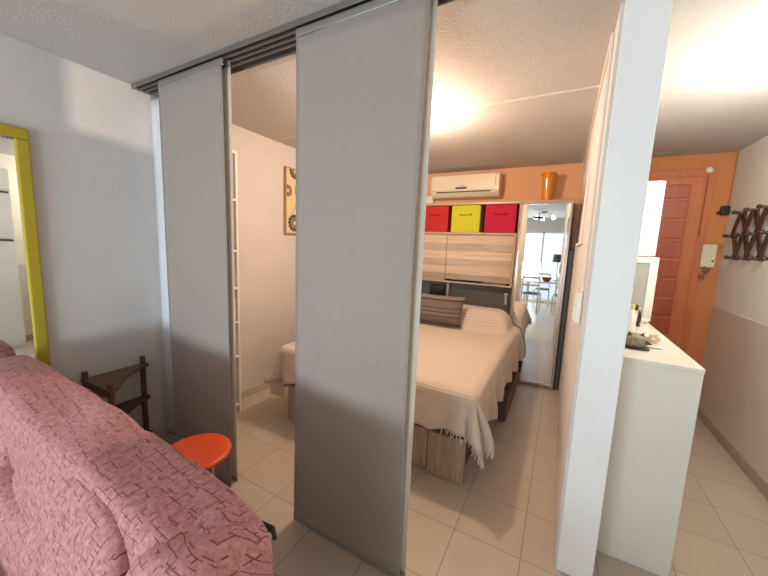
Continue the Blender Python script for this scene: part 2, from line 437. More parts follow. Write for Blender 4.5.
r = empty('sofa', (-1.5, .1, 0), 'bulky sofa under a dusty pink crinkled cover in the left foreground', 'sofa')
def lift(f):
    def g(w, n):
        w = f(w, n)
        k = min(1, max(0, (w.z-.3)/.5))
        return Vector((w.x, w.y, w.z+k*(-.058)*(w.x+1.5)))
    return g
MB().superq((-1.55, .455, .54), (.965, .125, .30), 7, 44, None, lift(wr(.02, 4.2, 3.1))).build('backrest', M_SOFA, r, smooth=True)
MB().superq((-1.54, .43, .34), (.985, .20, .28), 6, 24, None, wr(.018, 4, 9.)).build('back_shell', M_SOFA, r, smooth=True)
tl = Matrix.Rotation(math.radians(-17), 3, 'X')
MB().superq((-1.285, .338, .548), (.442, .088, .272), 4.5, 30, Matrix.Rotation(math.radians(-5), 3, 'Z') @ tl, lift(wr(.014, 5., 1.7))).build('back_cushion', M_SOFA, r, smooth=True)
MB().superq((-2.135, .352, .555), (.385, .095, .272), 4.5, 30, tl, lift(wr(.014, 5., 5.2))).build('back_cushion', M_SOFA, r, smooth=True)
MB().superq((-.72, .415, .515), (.125, .15, .275), 3.6, 26, None, wr(.022, 6., 4.4)).build('end_bolster', M_SOFA, r, smooth=True)
for cx in (-1.25, -1.95):
    MB().superq((cx, -.12, .36), (.35, .32, .11), 5, 16, None, wr(.012, 5, cx)).build('seat_cushion', M_SOFA, r, smooth=True)
for cx in (-.72, -2.39):
    MB().superq((cx, -.08, .33), (.13, .42, .28), 5, 16, None, wr(.015, 5, cx)).build('arm', M_SOFA, r, smooth=True)
MB().box(-2.25, -.86, -.4, .3, .05, .26).build('base', M_SOFA, r, bevel=.02)
for sx in (-2.3, -.68):
    for sy in (-.32, .5): MB().cyl((sx, sy, .002), (sx, sy, .07), .02, .026, 14).build('foot', M_DARK, r)
MB().bar((-.72, .57, .70), (-.645, .59, .685), .035, .012, (.3, 1, .3)).bar((-.648, .588, .695), (-.628, .58, .672), .018, .012, (.3, 1, .3)).build('recliner_lever', M_BLACK, r, bevel=.003)

# ------------------------------------------------------------------ white bookshelf behind the panels
r = empty('bookshelf', (-2.45, 1.6, 0), 'narrow white open bookshelf on the left wall behind the grey panel', 'bookshelf')
bx0, bx1, by0, by1 = XL+.014, -2.36, 1.40, 1.80
for y in (by0, by1-.018): MB().box(bx0, bx1, y, y+.018, 0, 2.2).build('side_panel', M_WHITE2, r, bevel=.002)
MB().box(bx0, bx0+.006, by0+.018, by1-.018, 0, 2.2).build('back_panel', mat('taupe_backboard', '#a08a78', rough=.7), r)
for z in (.06, .50, .80, 1.09, 1.40, 1.81, 2.182): MB().box(bx0+.006, bx1, by0+.018, by1-.018, z, z+.018).build('shelf_board', M_WHITE2, r, bevel=.002)
def vase_item(name, prof, c, m, label, cat): 
    return tag(MB().lathe(prof, c, 24).build(name, m, smooth=True), label, cat)
vase_item('bottle', [(.02, 0), (.03, .005), (.032, .07), (.012, .1), (.01, .13), (.012, .135)], (-2.42, 1.70, 1.419), mat('green_glass', '#3c5a3a', rough=.1), 'small dark green bottle on a bookshelf board at eye height', 'bottle')
vase_item('candle', [(.028, 0), (.032, .004), (.032, .07), (.024, .074)], (-2.42, 1.72, 1.109), mat('cream_wax', '#d8c4a0', rough=.5), 'short cream candle on the bookshelf under the green bottle', 'candle')
bk_m = [mat('book_cover_brown', '#5a3d30'), mat('book_cover_black', '#26211f'), mat('book_cover_rust', '#7b4a37'), mat('book_cover_grey', '#575049')]
bl = ['brown book nearest the post on the bookshelf\'s middle board', 'black book second from the post on the bookshelf\'s middle board', 'rust book third from the post on the bookshelf\'s middle board', 'grey book fourth from the post on the bookshelf\'s middle board']
yy = 1.778
for k in range(4):
    t = .026+.006*(k % 2)
    b = empty('book', (-2.45, yy-t/2, .818), bl[k], 'book', 'books on the bookshelf')
    MB().box(bx0+.03, bx1-.02, yy-t, yy, .8185, .8185+.2+.02*(k % 3)).build('cover', bk_m[k], b, bevel=.002)
    MB().box(bx0+.034, bx1-.019, yy-t+.003, yy-.003, .822, .8185+.203+.02*(k % 3)).build('page_block', mat('book_paper', '#d9cdb8'), b)
    yy -= t+.002
for k, (z, lab, c) in enumerate(((1.419, 'black picture box leaning deep on the bookshelf beside the green bottle', '#2b2422'), )):
    tag(MB().box(-2.5, -2.4, 1.5, 1.62, z, z+.16).build('box', mat('dark_box', c), bevel=.004), lab, 'box')
r2 = empty('shoe', (-2.44, 1.7, .079), 'dark shoe with a white sole on the lowest bookshelf board', 'shoe')
MB().superq((-2.44, 1.70, .13), (.085, .045, .045), 2.6, 8).build('upper', mat('shoe_fabric', '#4a3a38'), r2, smooth=True)
MB().box(-2.525, -2.365, 1.655, 1.745, .0795, .095).build('sole', M_WHITE2, r2, bevel=.006)

# ------------------------------------------------------------------ wall picture with flower motifs
r = empty('wall_picture', (XL+.001, 2.72, 1.59), 'cream canvas picture with dark gear-like flowers on the left bedroom wall', 'picture')
py0, py1, pz0, pz1 = 2.49, 2.84, 1.595, 2.24
MB().box(XL+.001, XL+.03, py0, py1, pz0, pz1).build('canvas', mat('cream_canvas', '#dcc9a6', rough=.8, bump=.1, bscale=300), r, bevel=.003)
fr = MB()
for a in ((py0-.012, py0, pz0-.012, pz1+.012), (py1, py1+.012, pz0-.012, pz1+.012), (py0, py1, pz0-.012, pz0), (py0, py1, pz1, pz1+.012)):
    fr.box(XL+.001, XL+.033, *a)
fr.build('frame', mat('tan_frame', '#a98a6c'), r)
def disc(mb, cy, cz, rad, x0, x1, teeth=0):
    n = 64; pts = []
    for k in range(n):
        a = 2*PI*k/n; rr = rad*(1+(.09*math.cos(a*teeth) if teeth else 0))
        y, z = cy+rr*math.cos(a), cz+rr*math.sin(a)
        pts.append((min(max(y, py0+.002), py1-.002), min(max(z, pz0+.002), pz1-.002)))
    A_ = [mb.b.verts.new((x0, y, z)) for y, z in pts]; B_ = [mb.b.verts.new((x1, y, z)) for y, z in pts]
    for k in range(n): mb.b.faces.new((A_[k], A_[(k+1) % n], B_[(k+1) % n], B_[k]))
    mb.b.faces.new(B_); mb.b.faces.new(list(reversed(A_)))
X = XL+.03; pd, pm_, pl = mat('print_dark', '#3c322e'), mat('print_taupe', '#8b7660'), mat('print_cream', '#e6d8ba')
def motif(name, m, *a):
    b = MB(); disc(b, *a); b.build(name, m, r)
for (cy, cz, rr) in ((2.605, 1.70, .088), (2.61, 2.225, .075)):
    motif('dark_petals', pd, cy, cz, rr, X, X+.0015, 14); motif('flower_disc', pm_, cy, cz, rr*.72, X, X+.0022); motif('flower_eye', pl, cy, cz, rr*.2, X, X+.003)
for (cy, cz, rr) in ((2.51, 2.02, .06), (2.72, 1.88, .09)): motif('flower_disc', pm_, cy, cz, rr, X, X+.001); motif('flower_eye', pl, cy, cz, rr*.25, X, X+.0015)
MB().tube([(X+.001, 2.56, 1.79), (X+.001, 2.64, 1.9), (X+.001, 2.61, 2.05), (X+.001, 2.64, 2.15)], .0025, 5).build('stem_line', pd, r)

# ------------------------------------------------------------------ bed
ZT = .65
bxl, bxr, byf, byh = -1.93, -.42, 1.93, 3.875
M_BASEW = wood('grey_brown_bed_wood', '#96826f', '#bfaa95', 'z', 4, .5)
M_DBW = wood('dark_bed_wood', '#4a372c', '#5d4739', 'y', 4, .5)
r = empty('bed', ((bxl+bxr)/2, 2.9, 0), 'double storage bed with a wood-look drawer base in the bedroom', 'bed')
MB().box(bxl+.03, bxr-.03, byf+.04, byh-.02, .003, .30).build('plinth', M_DBW, r)
MB().box(bxl, bxr, byf+.005, byh, .30, .385).build('bed_frame', M_DBW, r, bevel=.004)
MB().box(-.665, bxr, byf, byf+.035, .003, .30).build('end_panel', M_BASEW, r, bevel=.003)
MB().box(bxl, -1.69, byf, byf+.035, .003, .30).build('end_panel', M_BASEW, r, bevel=.003)
MB().box(-1.17, -.675, byf+.02, byf+.04, .01, .295).build('drawer_front', M_BASEW, r, bevel=.003)
MB().box(-1.68, -1.18, byf+.02, byf+.04, .01, .295).build('drawer_front', M_BASEW, r, bevel=.003)
dr = MB().box(bxr-.02, -.30, 2.87, 3.6, .02, .22).build('side_drawer', M_DBW, r, bevel=.004)
MB().superq(((bxl+bxr)/2, (byf+byh)/2, .51), ((bxr-bxl)/2-.02, (byh-byf)/2-.02, .122), 9, 12).build('mattress', mat('mattress_ticking', '#d8d2c8', rough=.8), r, smooth=True)

def rib_cloth():
    N = NT('cream_ribbed_bedspread'); tc = N.n('ShaderNodeTexCoord')
    wv = N.n('ShaderNodeTexWave', wave_type='BANDS', bands_direction='Y'); wv.inputs['Scale'].default_value = 16.; wv.inputs['Distortion'].default_value = .6
    wv.inputs['Detail'].default_value = 1.
    uv = N.n('ShaderNodeUVMap', uv_map='cloth'); N.l(uv, 'UV', wv, 'Vector')
    nz = N.n('ShaderNodeTexNoise', Scale=120., Detail=2.); N.l(uv, 'UV', nz, 'Vector')
    rp = N.n('ShaderNodeValToRGB'); rp.color_ramp.elements[0].color = lin('#c4b3a4'); rp.color_ramp.elements[1].color = lin('#d3c4b6')
    N.l(wv, 'Fac', rp, 'Fac'); N.l(rp, 'Color', N.b, 'Base Color')
    ad = N.n('ShaderNodeMath', operation='MULTIPLY_ADD'); ad.inputs[1].default_value = .4; N.l(nz, 'Fac', ad, 0); N.l(wv, 'Fac', ad, 2)
    bp = N.n('ShaderNodeBump', Strength=.3, Distance=.005); N.l(ad, 0, bp, 'Height'); N.l(bp, 'Normal', N.b, 'Normal')
    N.b.inputs['Roughness'].default_value = .85; N.b.inputs['Sheen Weight'].default_value = .3
    return N.m
M_SPREAD = rib_cloth()
OVX, OVXL, OVY = .37, .46, .30
sxl, sxr, syf = bxl-.005, bxr+.005, byf-.01
def sstep(a, b, x):
    t = min(1, max(0, (x-a)/(b-a))); return t*t*(3-2*t)
def cloth(xp, yp):
    du = xp-sxr if xp > sxr else (xp-sxl if xp < sxl else 0.)
    dv = yp-syf if yp < syf else 0.
    bx, by = min(max(xp, sxl), sxr), max(yp, syf)
    hump = (.20)*sstep(3.36, 3.56, by)*(1-.45*sstep(3.74, 3.87, by))
    edge = min(1, max(0, (sxr-bx)/.16)); edge2 = min(1, max(0, (bx-sxl)/.16))
    hump *= math.sqrt(max(.0, 1-(1-edge)**2))*math.sqrt(max(0., 1-(1-edge2)**2))*.92+.08
    top = ZT+hump+.006*noise.noise(Vector((bx*4, by*4, 0)))
    d = math.hypot(du, dv)
    if du and dv: d *= 1-.10*math.sin(2*math.atan2(abs(dv), abs(du)))**2
    if d < 1e-6: return Vector((bx, by, top))
    nx, ny = du/math.hypot(du, dv), dv/math.hypot(du, dv)
    ang = math.atan2(abs(dv), abs(du)) if du and dv else (0 if du else PI/2)
    s = by*(1 if du else 0)+bx*(1 if dv else 0)+ang*.5
    R_ = .06
    if d < R_*PI/2:
        out, drop = R_*math.sin(d/R_), R_*(1-math.cos(d/R_))
    else:
        e = d-R_*PI/2; fl = (.05 if du else .10)+.04*noise.noise(Vector((s*2, 1, 0)))
        if du and dv: fl += (.26 if xp > sxr else .08)*math.sin(2*ang)
        out, drop = R_+e*fl, R_+e*math.sqrt(1-fl*fl)
        fold = (.028*math.sin(s*17)+.016*math.sin(s*41+1))*min(1, e/.2)
        if du and dv: fold += .045*math.sin(ang*8+.2)*min(1, e/.2)
        out += fold
    if du > 0: out += .045*sstep(3.2, 3.7, by)*min(1, d/.15)
    out = max(out, .004)
    return Vector((bx+nx*out, by+ny*out, max(top-drop, .05)))
nu, nv = 120, 130
spread = bmesh.new(); uvl = spread.loops.layers.uv.new('cloth')
V = []
for i in range(nu+1):
    row = []
    for j in range(nv+1):
        xp = sxl-OVXL+(sxr-sxl+OVX+OVXL)*i/nu; yp = syf-OVY+(byh-.01-syf+OVY)*j/nv
        hem = 1+.05*noise.noise(Vector((xp*3, yp*3, 4)))
        q = cloth(xp, yp)
        v = spread.verts.new(q); row.append((v, xp, yp))
    V.append(row)
for i in range(nu):
    for j in range(nv):
        qd = (V[i][j], V[i+1][j], V[i+1][j+1], V[i][j+1])
        f = spread.faces.new([q[0] for q in qd]); f.smooth = True
        for lp, q in zip(f.loops, qd): lp[uvl].uv = (q[1], q[2])
r = empty('bedspread', (-1.17, 2.9, .65), 'cream ribbed bedspread with fringed hem draped over the bed', 'bedspread')
bmesh.ops.translate(spread, vec=-Vector(r.location), verts=spread.verts[:])
me = bpy.data.meshes.new('cloth'); spread.to_mesh(me); spread.free()
o = bpy.data.objects.new('cloth', me); col.objects.link(o); o.parent = r; me.materials.append(M_SPREAD)
sd = o.modifiers.new('solid', 'SOLIDIFY'); sd.thickness = .006; sd.offset = 1
fb = MB()
hem = [(sxr+OVX, syf-OVY+(byh-syf+OVY-.1)*k/110) for k in range(111)]+[(sxl-OVX+(sxr-sxl+2*OVX)*k/110, syf-OVY) for k in range(110)]
for (hx, hy) in hem:
    if not (hx > sxr-.15 and hy < syf+.30): continue
    p = cloth(hx, hy); q = cloth(hx-(.02 if hx >= sxr+OVX-1e-6 else 0), hy+(.02 if hy <= syf-OVY+1e-6 else 0))
    d = (p-q).normalized(); L = .03+.014*random.random()
    e = p+d*L*.4+Vector((random.uniform(-.012, .012), random.uniform(-.012, .012), -L*.7)); e.z = max(e.z, .012)
    fb.tube([p-d*.004, p+d*L*.3, e], lambda t: .0045*(1-.3*t), 5)
fo = fb.build('fringe', mat('fringe_yarn', '#ddd2c4', rough=.9), r, smooth=True); fo['kind'] = 'stuff'

# striped cushion
def stripe_mat():
    N = NT('striped_cushion_fabric'); tc = N.n('ShaderNodeTexCoord'); sp = N.n('ShaderNodeSeparateXYZ'); N.l(tc, 'Object', sp, 'Vector')
    mr = N.n('ShaderNodeMapRange'); mr.inputs['From Min'].default_value = 0; mr.inputs['From Max'].default_value = .30; N.l(sp, 'Z', mr, 'Value')
    rp = N.n('ShaderNodeValToRGB'); rp.color_ramp.interpolation = 'CONSTANT'; e = rp.color_ramp.elements
    st = [(0, '#3a2c28'), (.08, '#665953'), (.30, '#4a3a36'), (.34, '#756760'), (.44, '#45352f'), (.48, '#6b5e57'), (.58, '#4a3a36'), (.615, '#665953'), (.84, '#362824'), (.90, '#7b6a62')]
    e[0].position = 0; e[0].color = lin(st[0][1]); e[1].position = st[1][0]; e[1].color = lin(st[1][1])
    for p, c in st[2:]:
        q = e.new(p); q.color = lin(c)
    N.l(mr, 'Result', rp, 'Fac'); N.l(rp, 'Color', N.b, 'Base Color'); N.b.inputs['Roughness'].default_value = .8; N.b.inputs['Sheen Weight'].default_value = .2
    nz = N.n('ShaderNodeTexNoise', Scale=200.); N.l(tc, 'Object', nz, 'Vector'); bp = N.n('ShaderNodeBump', Strength=.2, Distance=.003); N.l(nz, 'Fac', bp, 'Height'); N.l(bp, 'Normal', N.b, 'Normal')
    return N.m
def pillow_disp(w, n): return w
cu = MB()
pc = Vector((-1.215, 3.36, .835)); rt = Matrix.Rotation(math.radians(-22), 3, 'X')
def cush(u, v, sgn):
    a, b = (u-.5)*2, (v-.5)*2
    px_ = a*.35*(1-.05*(1-abs(b))**2*0-.04*(1-b*b)*abs(a)); pz_ = b*.165*(1-.05*(1-a*a)*abs(b))
    th = .085*((1-abs(a)**2.6)*(1-abs(b)**2.2))**.5
    return pc+rt @ Vector((px_, sgn*th, pz_))
cu.grid(lambda u, v: cush(u, v, -1), 30, 16); cu.grid(lambda u, v: cush(u, v, 1), 30, 16)
bmesh.ops.remove_doubles(cu.b, verts=cu.b.verts[:], dist=.0008)
tag(cu.build('striped_cushion', stripe_mat(), smooth=True, origin=(pc.x, pc.y, pc.z-.15)), 'grey-brown striped cushion leaning at the head of the bed', 'cushion')

# ------------------------------------------------------------------ bridge shelf unit over the bed head
M_OAK = wood('light_oak_planks', '#b79c80', '#d4bfa6', 'x', 2.2, .3, 16, (.092, 'z'))
M_OAK2 = wood('light_oak_trim', '#b59878', '#c4a88a', 'x', 3, .35)
M_RECESS = mat('grey_recess_board', '#5b5d5e', rough=.55)
uy, ub = 3.905, YB-.014
r = empty('bridge_shelf_unit', (-1.2, 4.05, 0), 'oak-fronted bridge unit over the bed head with an open box shelf', 'shelf unit')
ux0, ux1 = -2.06, -.452
MB().box(ux0, ux1, uy, ub, 2.02, 2.045).build('top_board', M_OAK2, r, bevel=.002)
MB().box(ux0+.018, ux1-.018, uy, ub, 1.675, 1.697).build('shelf_board', M_OAK2, r, bevel=.002)
for x in (ux0, ux1-.012): MB().box(x, x+.012, uy+.001, ub, 0, 2.02).build('side_panel', M_OAK2, r, bevel=.002)
MB().box(ux0+.018, ux1-.018, ub-.006, ub, 1.1, 2.02).build('back_panel', mat('shade_painted_back', '#3c2a24', rough=.7), r)  # dark brown paints in the shadow behind and between the boxes
MB().box(ux0+.02, -1.262, uy, uy+.018, 1.105, 1.672).build('door_panel', M_OAK, r, bevel=.002)
MB().box(-1.258, ux1-.045, uy, uy+.018, 1.125, 1.672).build('door_panel', M_OAK, r, bevel=.002)
MB().box(ux1-.043, ux1-.02, uy-.004, uy+.018, 1.095, 1.672).box(ux0+.02, ux1-.02, uy-.004, uy+.018, 1.082, 1.102).build('front_trim', M_OAK2, r, bevel=.002)
MB().box(ux0+.018, ux1-.018, uy+.02, ub, 1.085, 1.1).build('bottom_board', M_OAK2, r)
MB().box(ux0+.018, ux1-.018, 4.02, 4.035, .0, 1.085).build('recess_panel', M_RECESS, r)
MB().box(-1.235, -1.215, 3.94, 4.02, .7, 1.085).build('divider', M_OAK2, r)
MB().prism([(-.86, uy-.012), (-.53, uy-.012), (-.53, uy-.001), (-.86, uy-.001)], 1.1035, 1.108).box(-.80, -.53, uy-.012, uy-.001, 1.106, 1.124).build('door_lip', mat('smoked_edge', '#5a4a40', rough=.3), r, bevel=.003)

# storage boxes
boxes = [(-1.605, -1.265, '#b5201c', 'red fabric storage box nearest the fabric panel, under the air conditioner'),
         (-1.222, -.882, '#c4c424', 'lime yellow fabric storage box, middle of three in the open shelf'),
         (-.826, -.49, '#b80d3c', 'crimson pink fabric storage box on the shelf next to the mirror door')]
for x0, x1, c, lab in boxes:
    m = mat('box_cloth_'+c[1:], c, rough=.8, bump=.15, bscale=300)
    b = empty('storage_box', ((x0+x1)/2, 4.03, 1.698), lab, 'storage box', 'fabric boxes in the bridge shelf')
    MB().box(x0, x1, uy-.008, ub-.01, 1.6975, 2.012).build('body', m, b, bevel=.006)
    cx = (x0+x1)/2
    MB().box(cx-.072, cx+.072, uy-.0115, uy-.007, 1.895, 1.912).build('handle_slot', mat('slot_'+c[1:], '#6b1018' if c != '#c4c424' else '#77700f', rough=.8), b, bevel=.001)
    MB().tube([(cx-.075, uy-.009, 1.915), (cx-.04, uy-.02, 1.905), (cx+.04, uy-.02, 1.905), (cx+.075, uy-.009, 1.915)], .007, 8).build('handle', m, b, smooth=True)

# reading lamp and socket in the recess
r = empty('reading_lamp', (-.53, 4.02, .9), 'small white reading lamp on the grey board over the pillow', 'lamp')
MB().cyl((-.535, 4.019, .985), (-.535, 3.99, .985), .02, n=20).build('mount', M_WHITE, r, bevel=.003)
MB().tube([(-.535, 3.99, .985), (-.535, 3.95, .985), (-.53, 3.935, .965)], .008, 10).build('arm', M_CHROME, r, smooth=True)
MB().cyl((-.53, 3.935, .985), (-.52, 3.925, .885), .015, .02, 20).build('lamp_head', M_ALU, r, smooth=False)
r = empty('clock_radio', (-1.38, 4.0, .9), 'black box-shaped radio in the dark recess behind the striped cushion', 'radio')
MB().box(-1.47, -1.28, 3.965, 4.018, .90, 1.03).build('case', M_BLACK, r, bevel=.008)
MB().box(-1.46, -1.29, 3.962, 3.966, .95, 1.02).build('front_panel', M_DARK, r)
MB().box(-1.5, -1.25, 3.94, 4.019, .88, .899).build('ledge', M_DARK, r)

# ------------------------------------------------------------------ air conditioner
r = empty('air_conditioner', (-1.18, YB, 2.15), 'cream split air conditioner on the orange wall above the boxes', 'air conditioner')
M_AC = mat('ivory_plastic', '#e0d3b8', rough=.3)
def extr_x(mb, prof, x0, x1):
    a = [mb.b.verts.new((x0, y, z)) for y, z in prof]; b = [mb.b.verts.new((x1, y, z)) for y, z in prof]; n = len(prof)
    for k in range(n): mb.b.faces.new((a[k], a[(k+1) % n], b[(k+1) % n], b[k]))
    mb.b.faces.new(list(reversed(a))); mb.b.faces.new(b); return mb
yw = YB-.004
prof = [(yw, 2.1250), (yw-.07, 2.1200), (yw-.13, 2.1350), (yw-.17, 2.1700), (yw-.185, 2.2000), (yw-.185, 2.3700), (yw-.175, 2.3900), (yw, 2.3950)]
extr_x(MB(), prof, -1.55, -.715).build('body', M_AC, r, bevel=.008)
MB().box(-1.53, -.76, yw-.195, yw-.184, 2.2050, 2.3850).build('front_panel', M_AC, r, bevel=.006)
MB().box(-1.475, -.81, yw-.184, yw-.172, 2.1830, 2.1950).build('air_outlet', M_DARK, r)
extr_x(MB(), [(yw-.183, 2.1790), (yw-.135, 2.1320), (yw-.131, 2.1370), (yw-.179, 2.1830)], -1.475, -.81).build('louvre', M_AC, r)
MB().box(-1.225, -1.09, yw-.199, yw-.194, 2.2200, 2.2420).build('display', M_BLACK, r, bevel=.002)
# small maker's lettering, an unreadable grey dash row in the photograph
lg = MB()
for k in range(6): lg.box(-1.18+k*.010, -1.174+k*.010, yw-.1962, yw-.1948, 2.2550, 2.2625)
lg.build('lettering', mat('grey_print', '#8c857a'), r)
tag(MB().box(-1.70, -1.56, yw-.06, YB-.0005, 2.0465, 2.17).build('pipe_cover', M_WHITE2, bevel=.004), 'white pipe cover on the orange wall left of the air conditioner', 'pipe cover')

# ------------------------------------------------------------------ mirror cabinet, vase, folded board
r = empty('mirror_cabinet', (-.2, 4.03, 0), 'slim tall cabinet with a mirrored door right of the bed', 'cabinet')
mx0, mx1 = -.448, .047
MB().box(mx0, mx1, 3.925, YB-.014, 0, 2.03).build('carcass', M_OAK2, r)
MB().box(mx0, mx1, 3.90, YB-.014, 2.03, 2.046).build('top_board', M_OAK2, r, bevel=.002)
d = MB().box(mx0, mx0+.022, 3.90, 3.924, .02, 2.03).box(mx1-.024, mx1, 3.90, 3.924, .02, 2.03).box(mx0+.022, mx1-.024, 3.90, 3.924, 2.005, 2.03).box(mx0+.022, mx1-.024, 3.90, 3.924, .02, .05).rotz((mx1, 3.924), math.radians(1.5)).build('door_frame', M_CHROME, r, bevel=.003)
MB().box(mx0+.021, mx1-.023, 3.908, 3.918, .048, 2.007).rotz((mx1, 3.924), math.radians(1.5)).build('mirror_pane', M_MIRROR, d)
r = empty('vase', (-.212, 4.02, 2.047), 'tall amber glass vase on top of the mirror cabinet', 'vase')
MB().lathe([(.02, 0), (.047, .002), (.050, .01), (.055, .1), (.066, .22), (.074, .296), (.071, .3), (.068, .296), (.060, .22), (.05, .1), (.044, .03), (.005, .028)], (-.212, 4.02, 2.047), 40).build('glass_body', mat('amber_glass', '#d9820f', rough=.12, coat=.5), r, smooth=True)
MB().cyl((-.212, 4.02, 2.079), (-.212, 4.02, 2.11), .042, .043, 24).build('glass_base', mat('deep_amber', '#b86508', rough=.1), r)
tag(MB().box(.054, .098, 3.93, YB-.02, .0, 1.53).build('folded_board', mat('charcoal_board', '#4a4643', rough=.5), bevel=.004), 'dark grey folded board standing in the gap between cabinet and partition', 'board')

# ------------------------------------------------------------------ partition wall fittings
r = empty('light_switch', (PX0, 1.815, 1.17), 'white double light switch on the bedroom side of the partition wall', 'light switch')
MB().box(PX0-.028, PX0-.001, 1.765, 1.865, 1.17, 1.32).build('housing', M_WHITE2, r, bevel=.008)
MB().box(PX0-.034, PX0-.027, 1.78, 1.85, 1.25, 1.305).build('rocker', M_WHITE, r, bevel=.003)
MB().box(PX0-.034, PX0-.027, 1.78, 1.85, 1.185, 1.24).build('rocker', M_WHITE, r, bevel=.003)
tag(MB().box(PX0-.012, PX0-.001, 1.80, 1.82, 1.321, ZC-.02).build('cable_trunking', M_TRIM, bevel=.002), 'thin white cable trunking running from the light switch up to the ceiling', 'cable trunking')
r = empty('framed_picture', (PX0, 2.9, 1.55), 'glazed picture in a thin dark frame hung on the partition wall', 'picture')
fy0, fy1, fz0, fz1 = 2.5, 3.25, 1.56, 2.0
MB().box(PX0-.016, PX0-.001, fy0, fy1, fz0, fz1).build('frame', mat('thin_grey_frame', '#d8cdc2', rough=.4), r, bevel=.003)
MB().box(PX0-.0175, PX0-.0155, fy0+.02, fy1-.02, fz0+.02, fz1-.02).build('print', mat('dim_print', '#9a928a', rough=.05, var=.5, vscale=9, coat=1.), r)
MB().box(PX0-.0185, PX0-.0172, 2.53, 3.2, fz0+.03, fz0+.22).build('print_light_area', mat('print_white', '#e4e2dd', rough=.05, coat=1.), r)

# ------------------------------------------------------------------ dresser in the hall
M_DR = mat('ivory_dresser_lacquer', '#dedacd', rough=.32)
r = empty('dresser', (.43, 2.4, 0), 'narrow white dresser against the partition wall in the hall', 'dresser')
dx0, dx1, dy0, dy1, dz = PX1+.004, .585, 1.84, 2.97, 1.03
MB().box(dx0, dx1, dy0, dy1, dz-.024, dz).build('top', M_DR, r, bevel=.003)
MB().box(dx0, dx1-.026, dy0+.02, dy1-.02, .0, dz-.024).build('body', M_DR, r)
for ya in (dy0+.002, dy1-.02): MB().box(dx0, dx1-.002, ya, ya+.018, 0, dz-.024).build('side_panel', M_DR, r, bevel=.002)
for k in range(3):
    fz = .05+k*.316
    f = MB().box(dx1-.024, dx1-.006, dy0+.022, dy1-.022, fz, fz+.306).build('flap_front', M_DR, r, bevel=.003)
    MB().box(dx1-.007, dx1+.008, 2.32, 2.5, fz+.262, fz+.276).build('handle', M_CHROME, f, bevel=.003)
# cabinets and frame at the far end of the dresser
r = empty('framed_mirror', (.43, 2.93, dz+.001), 'white framed mirror standing on the far end of the dresser', 'mirror')
a0, a1, q0, q1 = dx0+.006, .60, 2.935, 2.96
MB().box(a0, a0+.05, q0, q1, dz+.001, 1.495).box(a1-.05, a1, q0, q1, dz+.001, 1.495).box(a0+.05, a1-.05, q0, q1, 1.452, 1.495).box(a0+.05, a1-.05, q0, q1, dz+.001, dz+.045).build('frame', M_WHITE2, r, bevel=.004)
MB().box(a0+.045, a1-.045, q0+.008, q1-.006, dz+.04, 1.457).build('panel', mat('frosted_grey_glass', '#a9aba2', rough=.25), r)
r = empty('wall_cabinet', (.42, 3.1, 1.5), 'white cabinet on the partition wall above the framed mirror', 'cabinet')
MB().box(dx0, .565, 2.985, 3.45, 1.5, 2.03).build('body', M_WHITE2, r, bevel=.003)
MB().box(.566, .584, 2.987, 3.448, 1.503, 2.027).build('door', M_WHITE2, r, bevel=.003)

# trinkets on the dresser
T = dz+.0005
M_STONE = mat('mottled_stone_glaze', '#8b8068', rough=.45, var=.35, vscale=60)
r = empty('figurine', (.375, 2.06, T), 'squat grey-brown owl figurine at the dresser\'s near end', 'figurine', 'trinkets on the dresser')
MB().superq((.372, 2.06, T+.038), (.052, .05, .038), 2.4, 10).build('body', M_STONE, r, smooth=True)
for e0, e1 in (((.345, 2.04, T+.062), (.338, 2.035, T+.086)), ((.39, 2.04, T+.064), (.398, 2.036, T+.086))): MB().cyl(e0, e1, .012, .002, 12).build('ear_tuft', mat('dark_glaze', '#3d3a32'), r)
MB().cyl((.405, 2.03, T+.042), (.432, 2.02, T+.034), .014, .003, 12).build('beak', mat('dark_glaze', '#3d3a32'), r)
MB().superq((.375, 2.05, T+.004), (.056, .05, .004), 3, 6).build('base', mat('dark_glaze', '#3d3a32'), r)
r = empty('figurine', (.46, 2.12, T), 'little white figurine with yellow and violet petals right of the owl', 'figurine', 'trinkets on the dresser')
MB().superq((.46, 2.12, T+.006), (.04, .03, .006), 3, 6).build('base', mat('white_glaze', '#e8e4dc', rough=.3), r)
pm = MB(); pv = MB()
for k in range(6):
    a = k*PI/3
    (pm if k % 2 else pv).superq((.455+.018*math.cos(a), 2.115, T+.045+.018*math.sin(a)), (.011, .007, .011), 2.3, 5)
pm.build('petal', mat('yellow_glaze', '#e3bf62', rough=.35), r, smooth=True); pv.build('petal', mat('violet_glaze', '#c9b4cf', rough=.35), r, smooth=True)
MB().cyl((.455, 2.12, T+.01), (.455, 2.118, T+.04), .006, .005, 10).build('stem', mat('white_glaze', '#e8e4dc', rough=.3), r)
r = empty('figurine', (.48, 2.72, T), 'upright black and cream bird figurine in front of the framed mirror', 'figurine', 'trinkets on the dresser')
MB().superq((.468, 2.72, T+.06), (.03, .028, .052), 2.3, 8).build('body', mat('cream_glaze', '#d7c183', rough=.4), r, smooth=True)
MB().superq((.485, 2.715, T+.055), (.02, .022, .05), 2.3, 8).build('wing', mat('black_glaze', '#23211f', rough=.4), r, smooth=True)
MB().sphere((.465, 2.715, T+.125), .022, n=16).build('head', mat('black_glaze', '#23211f', rough=.4), r, smooth=True)
MB().cyl((.48, 2.70, T+.125), (.505, 2.695, T+.12), .008, .002, 10).build('beak', mat('yellow_glaze', '#e0b13a', rough=.35), r)
MB().superq((.47, 2.72, T+.006), (.035, .03, .006), 3, 6).build('base', mat('black_glaze', '#23211f', rough=.4), r)
r = empty('soap_dish', (.535, 2.86, T), 'small white dish on the dresser at the framed mirror\'s foot', 'dish')
